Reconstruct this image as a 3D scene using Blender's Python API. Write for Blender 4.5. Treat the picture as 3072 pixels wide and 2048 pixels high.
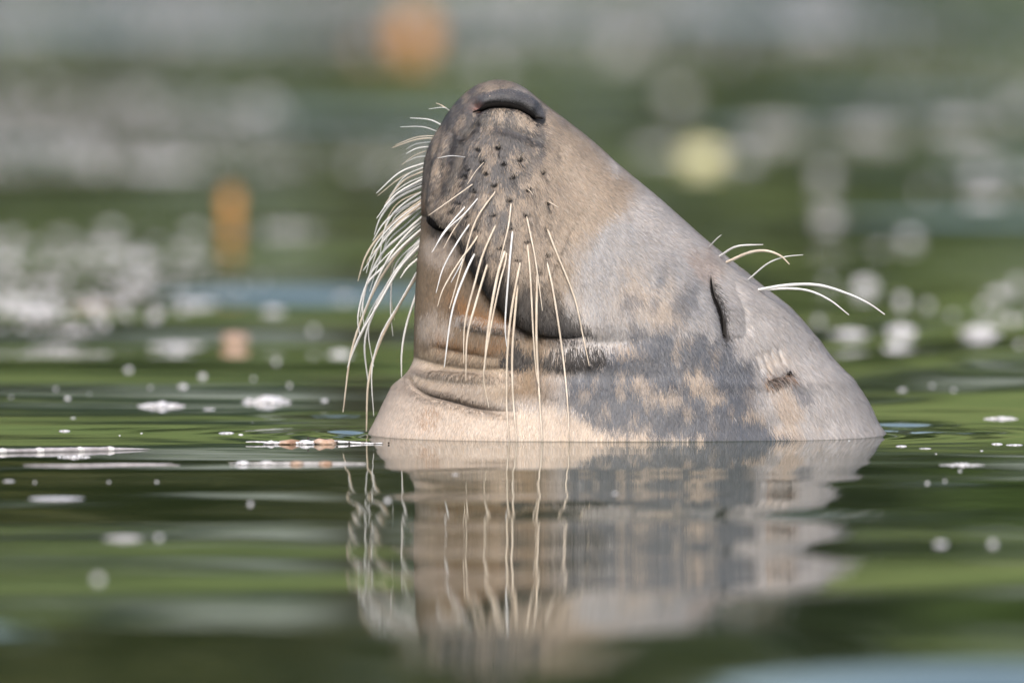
import bpy, math, random
import numpy as np
from mathutils import Vector
random.seed(7); rng = np.random.default_rng(11)
for o in list(bpy.data.objects): bpy.data.objects.remove(o)
S = bpy.context.scene; COL = S.collection

# ------------------------------------------------------------------ camera
CAMX, CAMY, CAMZ = 0.0, -12.0, 0.55
LENS = 514.7; F = LENS/36*3072; PITCH = 0.0395
cam = bpy.data.cameras.new('camera'); co = bpy.data.objects.new('camera', cam); COL.objects.link(co)
co.location = (CAMX, CAMY, CAMZ); co.rotation_euler = (math.pi/2-PITCH, 0, 0)
cam.lens = LENS; cam.sensor_width = 36; cam.clip_start = 0.1; cam.clip_end = 3000
cam.dof.use_dof = True; cam.dof.focus_distance = 11.915; cam.dof.aperture_fstop = 5.15
S.camera = co
# ------------------------------------------------------------------ light
SUN_EL, SUN_AZ = math.radians(56), math.radians(188)      # azimuth measured clockwise from +Y
w = bpy.data.worlds.new('World'); S.world = w; w.use_nodes = True
nt = w.node_tree; nt.nodes.clear()
sky = nt.nodes.new('ShaderNodeTexSky'); sky.sky_type = 'NISHITA'; sky.sun_disc = False
sky.sun_elevation = SUN_EL; sky.sun_rotation = SUN_AZ; sky.dust_density = 5.0; sky.ozone_density = 1.0; sky.air_density = 1.2
bg = nt.nodes.new('ShaderNodeBackground'); bg.inputs['Strength'].default_value = 0.15
wo = nt.nodes.new('ShaderNodeOutputWorld')
nt.links.new(sky.outputs[0], bg.inputs[0]); nt.links.new(bg.outputs[0], wo.inputs[0])
sl = bpy.data.lights.new('sun', 'SUN'); sl.energy = 1.3; sl.angle = math.radians(25); sl.color = (1, .93, .84)
so = bpy.data.objects.new('sun', sl); COL.objects.link(so)
sd = Vector((math.sin(SUN_AZ)*math.cos(SUN_EL), math.cos(SUN_AZ)*math.cos(SUN_EL), math.sin(SUN_EL)))
so.rotation_euler = sd.to_track_quat('Z', 'Y').to_euler()
S.view_settings.view_transform = 'Standard'; S.view_settings.look = 'None'
S.view_settings.exposure = 0.62; S.view_settings.gamma = 1; S.view_settings.use_curve_mapping = False
S.render.engine = 'CYCLES'

# ------------------------------------------------------------------ helpers
cp, sp_ = math.cos(PITCH), math.sin(PITCH)
def ray(X, Y):
    X = np.asarray(X, float); Y = np.asarray(Y, float)
    a = (X-1536)/F; b = (1024-Y)/F
    return a, cp + b*sp_, -sp_ + b*cp          # right, forward(y), up(z)
def at_depth(X, Y, y):                          # world point seen at photo position with given world y
    dx, dy, dz = ray(X, Y); t = (y-CAMY)/dy
    return dx*t, np.zeros_like(t)+y, CAMZ+dz*t
def on_water(X, Y):
    dx, dy, dz = ray(X, Y); z = 0.0
    for _ in range(24):
        t = (z-CAMZ)/dz; x, y = float(dx*t), float(CAMY+dy*t); z = z*.7+.3*wz(x, y)
    return x, y
def smooth(a, b, x):
    t = np.clip((x-a)/(b-a), 0, 1); return t*t*(3-2*t)
def hsh(ix, iy, seed):
    h = (ix.astype(np.int64)*374761393 + iy.astype(np.int64)*668265263 + seed*974634777) & 0x7fffffff
    h = ((h ^ (h >> 13))*1274126177) & 0x7fffffff
    return ((h ^ (h >> 16)) & 0xffff)/65535.0
def vnoise(x, y, seed=0):
    ix = np.floor(x); iy = np.floor(y); fx = x-ix; fy = y-iy
    fx = fx*fx*(3-2*fx); fy = fy*fy*(3-2*fy)
    a = hsh(ix, iy, seed); b = hsh(ix+1, iy, seed); c = hsh(ix, iy+1, seed); d = hsh(ix+1, iy+1, seed)
    return (a*(1-fx)+b*fx)*(1-fy)+(c*(1-fx)+d*fx)*fy
def fbm(x, y, seed=0, n=4):
    v = 0; a = .5; s = 0
    for i in range(n):
        v = v+a*vnoise(x*2**i+i*17.3, y*2**i-i*9.1, seed+i); s += a; a *= .5
    return v/s
def mesh_np(name, V, Fc, mat, parent=None, smoothsh=True):
    me = bpy.data.meshes.new(name); n = Fc.shape[1]
    me.vertices.add(len(V)); me.vertices.foreach_set('co', np.ascontiguousarray(V, dtype=np.float32).ravel())
    me.loops.add(Fc.size); me.loops.foreach_set('vertex_index', np.ascontiguousarray(Fc, dtype=np.int32).ravel())
    me.polygons.add(len(Fc)); me.polygons.foreach_set('loop_start', np.arange(0, Fc.size, n, dtype=np.int32))
    me.update(calc_edges=True)
    if smoothsh: me.polygons.foreach_set('use_smooth', np.ones(len(Fc), bool))
    me.materials.append(mat)
    o = bpy.data.objects.new(name, me); COL.objects.link(o)
    if parent: o.parent = parent
    return o
def grid_faces(nr, nc, wrap=False):
    i = np.arange(nr-1)[:, None]; j = np.arange(nc if wrap else nc-1)[None, :]; j2 = (j+1) % nc
    return np.stack([i*nc+j, i*nc+j2, (i+1)*nc+j2, (i+1)*nc+j], -1).reshape(-1, 4)
def tag(o, label=None, cat=None, group=None, kind=None):
    if label: o['label'] = label
    if cat: o['category'] = cat
    if group: o['group'] = group
    if kind: o['kind'] = kind
    return o
def empty(name, loc=(0, 0, 0)):
    o = bpy.data.objects.new(name, None); COL.objects.link(o); o.location = loc; o.empty_display_size = .05
    return o
class N:                                         # tiny node helper
    def __init__(s, name):
        s.m = bpy.data.materials.new(name); s.m.use_nodes = True; s.t = s.m.node_tree
        s.b = s.t.nodes['Principled BSDF']
    def n(s, typ, **kw):
        x = s.t.nodes.new('ShaderNode'+typ)
        for k, v in kw.items():
            if k.startswith('i_'): x.inputs[k[2:].replace('_', ' ')].default_value = v
            else: setattr(x, k, v)
        return x
    def l(s, a, b): s.t.links.new(a, b)
    def coords(s, scale):
        tc = s.n('TexCoord'); mp = s.n('Mapping'); mp.inputs['Scale'].default_value = scale
        s.l(tc.outputs['Object'], mp.inputs[0]); return mp.outputs[0]
    def noise(s, scale, vec=None, detail=4, rough=.6):
        x = s.n('TexNoise'); x.inputs['Scale'].default_value = scale; x.inputs['Detail'].default_value = detail
        x.inputs['Roughness'].default_value = rough
        if vec is not None: s.l(vec, x.inputs['Vector'])
        return x
    def ramp(s, fac, stops):
        r = s.n('ValToRGB'); e = r.color_ramp.elements
        while len(e) < len(stops): e.new(.5)
        for q, (p, c) in zip(e, stops): q.position = p; q.color = (*c, 1)
        s.l(fac, r.inputs[0]); return r.outputs[0]
    def bump(s, h, strength, dist):
        b = s.n('Bump'); b.inputs['Strength'].default_value = strength; b.inputs['Distance'].default_value = dist
        s.l(h, b.inputs['Height']); s.l(b.outputs[0], s.b.inputs['Normal']); return b
    def set(s, **kw):
        for k, v in kw.items(): s.b.inputs[k.replace('_', ' ')].default_value = v
        return s

# ------------------------------------------------------------------ materials
def mat_simple(name, stops, scale, rough=.6, bump=0, bdist=.002, spec=.5):
    q = N(name); tc = q.n('TexCoord'); nz = q.noise(scale, tc.outputs['Object'])
    q.l(q.ramp(nz.outputs[0], stops), q.b.inputs['Base Color']); q.set(Roughness=rough); q.b.inputs['Specular IOR Level'].default_value = spec
    if bump: q.bump(nz.outputs[0], bump, bdist)
    return q.m
M = {}
q = N('seal skin'); at = q.n('Attribute', attribute_name='coat'); 
mp = q.coords((900, 900, 160)); nz = q.noise(1, mp, 3)
mx = q.n('MixRGB', blend_type='MULTIPLY'); mx.inputs[0].default_value = 1
q.l(at.outputs['Color'], mx.inputs[1]); q.l(q.ramp(nz.outputs[0], [(.3, (.72, .72, .72)), (.7, (1.15, 1.12, 1.1))]), mx.inputs[2])
q.l(mx.outputs[0], q.b.inputs['Base Color'])
wa = q.n('Attribute', attribute_name='wet'); mr = q.n('MapRange'); mr.inputs['To Min'].default_value = .62; mr.inputs['To Max'].default_value = .33
q.l(wa.outputs['Fac'], mr.inputs[0]); q.l(mr.outputs[0], q.b.inputs['Roughness'])
q.bump(nz.outputs[0], .35, .0006); q.b.inputs['Specular IOR Level'].default_value = .45; M['skin'] = q.m
q = N('seal fur'); at = q.n('Attribute', attribute_name='coat')
q.l(at.outputs['Color'], q.b.inputs['Base Color']); q.set(Roughness=.46); q.b.inputs['Specular IOR Level'].default_value = .35
M['fur'] = q.m
M['dark'] = mat_simple('slit shade black', [(.3, (.003, .0025, .0025)), (.7, (.008, .007, .006))], 400, .8, spec=.1)  # matte black standing in for the shade inside slits and openings
M['whisker'] = mat_simple('pale whisker', [(.3, (.50, .41, .31)), (.7, (.74, .66, .55))], 60, .35)
M['whisker_cool'] = mat_simple('white whisker', [(.3, (.58, .58, .57)), (.7, (.78, .78, .77))], 60, .35)
M['foam'] = mat_simple('foam', [(.33, (.22, .18, .15)), (.42, (.50, .49, .51)), (.62, (.80, .80, .83))], 300, .25, .5, .002)
M['foam_grey'] = mat_simple('dingy foam', [(.35, (.42, .41, .42)), (.65, (.72, .70, .71))], 200, .4, .5, .002)
M['foam_tan'] = mat_simple('tan scum', [(.35, (.38, .26, .18)), (.65, (.60, .50, .44))], 200, .5, .5, .002)
M['leaf_orange'] = mat_simple('orange leaf', [(.3, (.50, .21, .05)), (.7, (.70, .36, .09))], 60, .5, .4, .002)
M['leaf_yellow'] = mat_simple('yellow leaf', [(.3, (.66, .63, .34)), (.7, (.80, .78, .52))], 60, .5, .4, .002)
M['leaf_pink'] = mat_simple('bleached leaf', [(.3, (.20, .11, .07)), (.5, (.38, .24, .16)), (.7, (.48, .38, .31))], 120, .5, .4, .002)
M['stem'] = mat_simple('bleached reed', [(.3, (.26, .24, .25)), (.7, (.50, .48, .50))], 90, .35, .3, .001)
M['seed'] = mat_simple('dark seed', [(.3, (.02, .015, .012)), (.7, (.06, .04, .03))], 90, .5)
M['bark'] = mat_simple('bark', [(.3, (.05, .04, .03)), (.7, (.14, .11, .08))], 6, .9, .6, .05)
# water
q = N('pond water'); tc = q.n('TexCoord')
mp = q.n('Mapping'); mp.inputs['Scale'].default_value = (.35, 1, 1); q.l(tc.outputs['Object'], mp.inputs[0])
n1 = q.noise(9, mp.outputs[0], 3, .5); n2 = q.noise(42, mp.outputs[0], 2, .5)
ad = q.n('Math', operation='MULTIPLY_ADD'); ad.inputs[1].default_value = .12; q.l(n2.outputs[0], ad.inputs[0]); q.l(n1.outputs[0], ad.inputs[2])
BUMPW = q.bump(ad.outputs[0], 1.0, .00035)
q.set(Roughness=.03, IOR=1.333); q.b.inputs['Base Color'].default_value = (.018, .030, .012, 1)
M['water'] = q.m
# grass / leaves / soil
q = N('bank grass'); tc = q.n('TexCoord'); nz = q.noise(.35, tc.outputs['Object'], 6)
q.l(q.ramp(nz.outputs[0], [(.3, (.05, .08, .022)), (.5, (.095, .14, .038)), (.7, (.15, .17, .055))]), q.b.inputs['Base Color']); q.set(Roughness=.9)
q.bump(nz.outputs[0], .8, .3); M['grass'] = q.m
def leafmat(name, a, b):
    q = N(name); oi = q.n('Attribute', attribute_name='tint')
    q.l(q.ramp(oi.outputs['Fac'], [(0, a), (1, b)]), q.b.inputs['Base Color']); q.set(Roughness=.55); return q.m
M['leaf0'] = leafmat('deep green leaves', (.035, .06, .016), (.09, .13, .03))
M['leaf1'] = leafmat('fresh green leaves', (.06, .11, .02), (.13, .20, .04))
M['leaf2'] = leafmat('olive leaves', (.06, .07, .02), (.14, .14, .04))

# ------------------------------------------------------------------ water surface
# height = long smooth swells running towards the camera + chop growing with distance + ripple rings thrown off by the seal
SW_Y = np.array([-60, -14, -4.2, -3.4, -3.1, -2.85, -2.65, -2.45, -2.2, -1.95, -1.7, -1.35, -.9, -.5, -.3, -.05, .2, .4, .6, .9, 1.3, 1.7, 2.2, 2.7, 3.2, 3.8, 4.4, 5.0, 5.7, 6.5, 7.3, 8.2, 9.3, 10.5, 12, 13.5, 15, 17, 19, 21, 23, 60])
SW_S = np.array([0, 0, .0, .006, .010, .016, .022, .026, .016, .000, -.010, .003, .018, .016, .004, .001, -.001, .001, .012, .017, -.016, -.018, .014, -.014, -.002, .018, -.019, .012, -.016, .020, -.020, .016, -.014, .018, -.012, .022, -.014, .026, -.01, .03, -.01, 0])
yy = np.arange(-60, 60, .01); ss = np.interp(yy, SW_Y, SW_S); k = np.hanning(21); k /= k.sum()
ss = np.convolve(ss, k, 'same'); hh = np.cumsum(ss)*.01; hh -= np.interp(0, yy, hh)
waves = []
for i in range(26):
    lam = .16*1.16**i; th = rng.normal(0, .30); waves.append((2*math.pi/lam*math.sin(th), 2*math.pi/lam*math.cos(th), lam, rng.uniform(0, 6.28)))
def water_h(x, y):
    wy = y-.62*smooth(.22, .55, x)*smooth(-.6, .2, y)+.22*np.sin(2.3*x+2.6)*smooth(-.4, -2.2, y)+.10*np.sin(1.1*x+.6)+.04*np.sin(4.1*x+1.7+2*y)
    near = smooth(24, 14, np.abs(y))
    h = (np.interp(wy, yy, hh)-0)*near
    amp = .0026+.027*smooth(.6, 10, y)          # slope amplitude
    for kx, ky, lam, ph in waves:
        a = amp*lam/(2*math.pi)*(1.0 if lam < 2.5 else 2.5/lam)*.42
        h = h+a*np.sin(kx*x+ky*y+ph+.6*np.sin(.9*x+ph))
    rp_ = smooth(-.15, -.6, y)*(.25+.75*smooth(-2.0, -1.1, y))*smooth(-9, -4, y)
    for lam, th, ph, sl_ in ((.11, .03, 0, .0022), (.17, -.05, 1, .0034), (.26, .06, 2.2, .0046), (.37, -.04, 4, .0050), (.52, .07, 5, .0050)):
        u_ = (x*math.sin(th)+y*math.cos(th))+.06*np.sin(5*x+ph*3)*lam/.3+.5*lam*fbm(x*3+ph, y*1.5, 300)
        h = h+rp_*sl_*lam/(2*math.pi)*np.sin(2*math.pi*u_/lam+ph)
    for xc, yc, wx_, wy2, sl_ in ((-.22, 3.4, .22, .16, .12), (.31, -2.85, .15, .20, .085), (-.38, -2.45, .10, .09, .060), (-.150, .36, .045, .035, .07), (-.135, .06, .03, .02, .08), (.325, .20, .035, .035, .08), (.36, .05, .03, .02, .07)):
        h = h+sl_*(y-yc)*np.exp(-((y-yc)/wy2)**2-((x-xc)/wx_)**2)
    # ripples around the body
    ex = (x-.094)/.215; ey = y/.15; r = (np.sqrt(ex**2+ey**2)-1)*.19; 
    m = smooth(-.02, .01, r)*np.exp(-np.clip(r, 0, None)/.055)
    side = smooth(-.10, .06, y)*.75+.25*smooth(.75, 1.3, np.abs(ex))
    h = h+.0015*m*side*(.4+1.2*fbm(x*7, y*4, 310))*np.sin(2*math.pi*(r/.055)+1.2+2.4*fbm(x*9, y*5, 311))
    # soft meniscus
    h = h+.0012*np.exp(-np.clip(r, 0, None)/.008)
    return h*smooth(0, 1, 1)-H0
H0 = 0; H0 = float(water_h(np.array([.09]), np.array([-.14]))[0])-.0008
def axis(segs):
    out = []
    for a, b, s in segs: out.append(np.arange(a, b, s))
    return np.concatenate(out+[np.array([segs[-1][1]])])
xs = axis([(-420, -60, 30), (-60, -10, 4), (-10, -3, .4), (-3, -1, .06), (-1, -.45, .014), (-.45, .55, .006), (.55, 1, .014), (1, 3, .06), (3, 10, .4), (10, 60, 4), (60, 420, 30)])
ys = axis([(-220, -40, 20), (-40, -8, 1), (-8, -4, .06), (-4, -.6, .012), (-.6, .6, .005), (.6, 4, .015), (4, 12, .04), (12, 28, .07), (28, 62, .5), (62, 420, 30)])
X_, Y_ = np.meshgrid(xs, ys); Hh = water_h(X_.ravel(), Y_.ravel())*smooth(60, 20, np.abs(X_.ravel()))*smooth(120, 50, np.abs(Y_.ravel()))
wat = mesh_np('water', np.c_[X_.ravel(), Y_.ravel(), Hh], grid_faces(len(ys), len(xs)), M['water']); tag(wat, kind='structure')
print('water verts', len(Hh))

# ------------------------------------------------------------------ far bank and trees (they give the water its reflections)
bx = np.linspace(-160, 160, 161); by = np.array([57, 59, 60, 61, 62.5, 64, 67, 72, 80, 100, 140, 220])
bz = np.array([-1, -.5, .05, .7, 1.5, 2.3, 3.4, 4.2, 4.8, 5.6, 7, 10])
BX, BY = np.meshgrid(bx, by); nzv = fbm(BX/9, BY/9, 5)
BZ = bz[:, None]+(nzv-.5)*1.2*(bz[:, None] > 0); BY2 = BY+(fbm(BX/14, BY*0, 9)-.5)*6
bank = mesh_np('far_bank', np.c_[BX.ravel(), BY2.ravel(), BZ.ravel()], grid_faces(len(by), len(bx)), M['grass']); tag(bank, kind='structure')
def make_crown(R, H, nclump, nleaf, mat, seed):
    r = np.random.default_rng(seed)
    c = r.normal(0, 1, (nclump, 3)); c /= np.linalg.norm(c, axis=1)[:, None]; c *= (r.uniform(.35, 1, nclump)**.5)[:, None]
    c = c*np.array([R, R, H/2]); c[:, 2] += H*.5
    c[:, :2] *= (1.05-.45*(c[:, 2:3]/H))
    idx = r.integers(0, nclump, nleaf); cr = r.uniform(.25, .5, nclump)*R*.55
    d = r.normal(0, .55, (nleaf, 3)); p = c[idx]+d*cr[idx][:, None]*np.array([1, 1, .6])
    n1 = r.normal(0, 1, (nleaf, 3)); n1[:, 2] += .4; n1 /= np.linalg.norm(n1, axis=1)[:, None]
    t = np.cross(n1, r.normal(0, 1, (nleaf, 3))); t /= np.linalg.norm(t, axis=1)[:, None]; b = np.cross(n1, t)
    s = r.uniform(.12, .26, nleaf)[:, None]
    V = np.stack([p-t*s, p+b*s*.5, p+t*s, p-b*s*.5], 1).reshape(-1, 3); Fc = np.arange(len(V)).reshape(-1, 4)
    o = mesh_np('crown', V, Fc, mat, None, False)
    a = o.data.attributes.new('tint', 'FLOAT', 'POINT'); a.data.foreach_set('value', np.repeat(np.clip(r.normal(.5, .25, nleaf)+(r.uniform(0, 1, nclump)[idx]-.5)*.6, 0, 1), 4).astype(np.float32))
    return o
def tube_data(pts, rad, ns=8):
    pts = np.asarray(pts, float); rad = np.asarray(rad, float); n = len(pts)
    T = np.gradient(pts, axis=0); T /= np.linalg.norm(T, axis=1)[:, None]+1e-12
    up = np.array([.0, 1, .13]); A = np.cross(T, up); A /= np.linalg.norm(A, axis=1)[:, None]+1e-9; B = np.cross(T, A)
    th = np.linspace(0, 2*math.pi, ns, endpoint=False)
    V = pts[:, None]+rad[:, None, None]*(A[:, None]*np.cos(th)[None, :, None]+B[:, None]*np.sin(th)[None, :, None])
    return V.reshape(-1, 3), grid_faces(n, ns, True)
def tube(name, pts, rad, mat, parent=None, ns=8):
    V, Fc = tube_data(pts, rad, ns); return mesh_np(name, V, Fc, mat, parent)
def trunk_mesh(H, seed):
    r = np.random.default_rng(seed); Vs = []; Fs = []; off = 0
    def add(p, ra):
        nonlocal off
        V, Fc = tube_data(p, ra, 7); Vs.append(V); Fs.append(Fc+off); off += len(V)
    z = np.linspace(-.4, H*.75, 9); add(np.c_[.12*np.sin(z*.8), z*0+.1*np.cos(z), z], np.linspace(.22, .05, 9)*H/8)
    for i in range(7):
        z0 = H*r.uniform(.22, .6); a = r.uniform(0, 6.28); l = H*r.uniform(.2, .34); s = np.linspace(0, 1, 5)
        add(np.c_[np.cos(a)*l*s, np.sin(a)*l*s, z0+l*.8*s], np.linspace(.09, .02, 5)*H/8)
    return np.concatenate(Vs), np.concatenate(Fs)
protos = []
for i, (mt, H, R) in enumerate([('leaf0', 8.5, 3.0), ('leaf1', 7.0, 2.8), ('leaf2', 9.5, 3.1)]):
    cr = make_crown(R, H*.9, 60, 7000, M[mt], 40+i); V, Fc = trunk_mesh(H, 60+i)
    tr = mesh_np('trunk', V, Fc, M['bark']); protos.append((tr, cr, H))
TREE_X = [-40, -33, -27.5, -22, -17.5, -13, -9.3, -6.2, -3.4, -.9, 1.6, 4.3, 7.2, 10.5, 14, 18.5, 23, 28, 34, 41]
kinds = [0, 1, 2, 0, 0, 1, 0, 1, 0, 2, 0, 1, 0, 0, 2, 1, 0, 2, 0, 1]
treewords = ['deep green', 'fresh green', 'olive green']
for i, (tx, kd) in enumerate(zip(TREE_X, kinds)):
    tr, cr, H = protos[kd]; e = empty('broadleaf_tree', (tx, 68+(i*37 % 11)*.6, 3.6)); e.rotation_euler.z = i*1.3
    sc = .72+.09*((i*5) % 6); e.scale = (sc, sc, sc*(.9+.05*(i % 3)))
    first = tr.parent is None
    for src, nm in ((tr, 'trunk'), (cr, 'crown')):
        c = src if first else src.copy()
        if not first: COL.objects.link(c)
        c.parent = e
        if nm == 'crown': c.location = (0, 0, H*.12)
    nth = ['leftmost', 'second', 'third', 'fourth', 'fifth', 'sixth', 'seventh', 'eighth', 'ninth', 'tenth'][kinds[:i].count(kd)]
    tag(e, '%s %s broadleaf tree%s in the row on the grassy far bank' % (nth, treewords[kd], '' if nth == 'leftmost' else ' from the left'), 'tree', 'trees on the far bank')

shrub0 = make_crown(1.5, 1.7, 26, 2600, M['leaf0'], 77); shrub0.name = 'shrub'  # unseen row, added to darken the low reflections in the water
for i in range(34):
    o = shrub0 if i == 0 else shrub0.copy()
    if i: COL.objects.link(o)
    o.name = 'shrub'; o.location = (-34+i*2.05+.5*math.sin(i*2.7), 61.3+.4*math.sin(i*1.7), .05); o.rotation_euler.z = i*1.1
    q = .65+.10*((i*7) % 6); o.scale = (q*1.1, q, q)
    tag(o, 'low dark green shrub in the unseen row added to darken the water reflections', 'shrub', 'added shrubs along the far water edge')

# ------------------------------------------------------------------ the seal
# profile rows in photo heights: Y, left X, right X, half depth towards the camera (m), centre y
PR = np.array([
 [240, 1491, 1496, .0015], [242.5, 1474, 1516, .012], [247, 1457, 1536, .020], [255, 1434, 1556, .0275], [268, 1412, 1578, .034], [285, 1392, 1600, .039], [307, 1370, 1627, .043],
 [343, 1342, 1674, .049], [392, 1313, 1738, .056], [441, 1288, 1795, .062], [490, 1275, 1850, .067], [557, 1269, 1930, .074],
 [640, 1266, 2026, .082], [713, 1261, 2108, .089], [780, 1252, 2190, .095], [860, 1248, 2287, .102], [923, 1245, 2366, .108],
 [1000, 1243, 2437, .115], [1066, 1242, 2490, .121], [1100, 1232, 2521, .1245], [1125, 1214, 2545, .128], [1155, 1180, 2568, .132], [1204, 1152, 2600, .138],
 [1258, 1126, 2628, .143], [1302, 1104, 2655, .147], [1400, 1065, 2710, .155], [1600, 1010, 2800, .165], [1900, 960, 2880, .17]])
NR, NC = 800, 1000
def hermite(xk, yk, x):                          # monotone cubic
    h = np.diff(xk); d = np.diff(yk)/h; m = np.zeros_like(yk)
    m[0], m[-1] = d[0], d[-1]
    for i in range(1, len(yk)-1): m[i] = 0 if d[i-1]*d[i] <= 0 else 2*d[i-1]*d[i]/(d[i-1]+d[i])
    i = np.clip(np.searchsorted(xk, x)-1, 0, len(h)-1); t = (x-xk[i])/h[i]
    return (2*t**3-3*t**2+1)*yk[i]+(t**3-2*t**2+t)*h[i]*m[i]+(-2*t**3+3*t**2)*yk[i+1]+(t**3-t**2)*h[i]*m[i+1]
tk = np.cumsum(np.r_[0, np.hypot(np.diff(PR[:, 0]), .5*(np.abs(np.diff(PR[:, 1]))+np.abs(np.diff(PR[:, 2]))))])
tv = np.concatenate([np.linspace(0, tk[11], 290, endpoint=False), np.linspace(tk[11], tk[-4], 460, endpoint=False), np.linspace(tk[-4], tk[-1], 50)])
rY, rL, rR, rD = [hermite(tk, PR[:, c], tv) for c in range(4)]
def body_params(Y):
    return [np.interp(Y, rY, a) for a in (rL, rR, rD)]
# angle samples concentrated on the camera side
u = np.linspace(0, 1, NC, endpoint=False); fa = np.where(u < .78, u/.78*math.pi, math.pi+(u-.78)/.22*math.pi)   # 0..pi = camera side
NE = 2.25
cf, sf = np.cos(fa), np.sin(fa)
cx_ = np.sign(cf)*np.abs(cf)**(2/NE); sy_ = np.sign(sf)*np.abs(sf)**(2/NE)
Xp = (rL+rR)[:, None]/2-(rR-rL)[:, None]/2*cx_[None]          # photo X (left -> right)
Yp = np.repeat(rY[:, None], NC, 1)
yd = -rD[:, None]*sy_[None]
wx, wy_, wz = at_depth(Xp, Yp, 0*Xp)
P = np.stack([wx, yd, wz+0*yd], -1)
def normals(P):
    a = np.roll(P, -1, 1)-np.roll(P, 1, 1); b = np.gradient(P, axis=0); n = np.cross(b, a)
    l = np.linalg.norm(n, axis=2, keepdims=True); n = n/np.maximum(l, 1e-12)
    return n
Nn = normals(P)
if Nn[400, 380, 1] > 0: Nn = -Nn
# --- curves on the head in photo coordinates
def R1(*p): return [(1000+x/2.24, 200+y/2.24) for x, y in p]
def R2(*p): return [(1000+x/2.24, 700+y/2.24) for x, y in p]
def R3(*p): return [(1700+x/1.96, 600+y/1.96) for x, y in p]
def spline(pts, n=60):
    p = np.array(pts, float); d = np.r_[0, np.cumsum(np.linalg.norm(np.diff(p, axis=0), axis=1))]
    t = np.linspace(0, d[-1], n); out = np.zeros((n, p.shape[1]))
    if len(p) == 2: return np.stack([np.interp(t, d, p[:, c]) for c in range(p.shape[1])], 1)
    q = np.vstack([2*p[0]-p[1], p, 2*p[-1]-p[-2]]); 
    i = np.clip(np.searchsorted(d, t, 'right')-1, 0, len(p)-2); s = ((t-d[i])/(d[i+1]-d[i]))[:, None]
    a, b, c, e = q[i], q[i+1], q[i+2], q[i+3]
    return .5*(2*b+(c-a)*s+(2*a-5*b+4*c-e)*s**2+(3*b-3*c+e-a)*s**3)
def cdist(X, Y, pts, n=26):
    """distance, signed side (+ = left hand when walking), parameter along"""
    c = spline(pts, n); best = np.full(X.shape, 1e9, np.float32); sg = np.zeros(X.shape, np.float32); tt = np.zeros(X.shape, np.float32)
    mg = 560 if pts is MOUTH else 300 if pts is CREASE else 130; lo = c.min(0)-mg; hi = c.max(0)+mg
    m = (X > lo[0]) & (X < hi[0]) & (Y > lo[1]) & (Y < hi[1]); x = X[m]; y = Y[m]
    b = np.full(x.shape, 1e9); s = np.zeros(x.shape); t_ = np.zeros(x.shape)
    for k in range(n-1):
        ax, ay = c[k]; dx, dy = c[k+1]-c[k]; L = dx*dx+dy*dy
        t = np.clip(((x-ax)*dx+(y-ay)*dy)/L, 0, 1); ex = x-ax-t*dx; ey = y-ay-t*dy; d = np.hypot(ex, ey)
        u = d < b; b[u] = d[u]; s[u] = np.sign(dx*ey-dy*ex)[u]; t_[u] = ((k+t)/(n-1))[u]
    best[m] = b; sg[m] = s; tt[m] = t_
    return best, sg, tt
MOUTH = R1((600, 990), (640, 1003), (760, 1070), (850, 1130), (900, 1260), (960, 1380))+R2((1050, 400), (1130, 480), (1200, 560), (1300, 618), (1450, 640), (1600, 640), (1700, 628))
NOSTRIL = R1((955, 315), (1000, 285), (1070, 262), (1160, 258), (1250, 272), (1330, 312), (1400, 352))
NOS_RIM = R1((960, 262), (1040, 222), (1130, 195), (1230, 205), (1320, 248), (1385, 310))
NOS_LOW = R1((935, 365), (1010, 312), (1090, 290), (1190, 292), (1290, 335), (1370, 380))
LIPCREASE = R1((860, 480), (910, 450), (950, 400), (1010, 372))
LIPCREASE2 = R1((1010, 372), (1120, 395), (1280, 440), (1440, 505))
EYE = [(2108, 790), (2123, 822), (2133, 868), (2152, 915), (2164, 960), (2171, 1004)]
EAR = R3((1165, 1012), (1210, 1000), (1250, 985), (1275, 972), (1300, 992))
FOLD_A = R2((820, 545), (1000, 590), (1180, 612), (1300, 650))
FOLD_B = R2((545, 890), (700, 920), (900, 935), (1100, 935), (1300, 930))
CREASE = R2((520, 960), (570, 1010), (660, 1050), (800, 1080), (960, 1120), (1130, 1145), (1300, 1150))
DARKB = R2((620, 730), (800, 760), (1000, 790), (1200, 800))
def follicles():
    a = [(985, 555), (1110, 545), (1015, 640), (1150, 655), (925, 690), (1045, 720), (920, 745), (1255, 620), (1100, 800), (1210, 745), (985, 835), (1310, 825),
         (1195, 900), (1105, 1000), (1440, 905), (1300, 995), (1205, 1085), (1435, 1080), (1310, 1165), (1440, 1250), (1255, 1285), (900, 910), (950, 1000), (1000, 1085), (1155, 1215), (985, 1190), (1050, 1270), (1405, 700), (860, 970), (1160, 1375), (1385, 1370)]
    return R1(*a)
FOL = follicles()
def blob(X, Y, cx, cy, rx, ry, rot=0):
    c, s = math.cos(rot), math.sin(rot); dx = X-cx; dy = Y-cy
    return np.exp(-((dx*c+dy*s)/rx)**2-((-dx*s+dy*c)/ry)**2)
front = smooth(.0, .35, sy_)[None, :]*np.ones((NR, 1))
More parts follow.
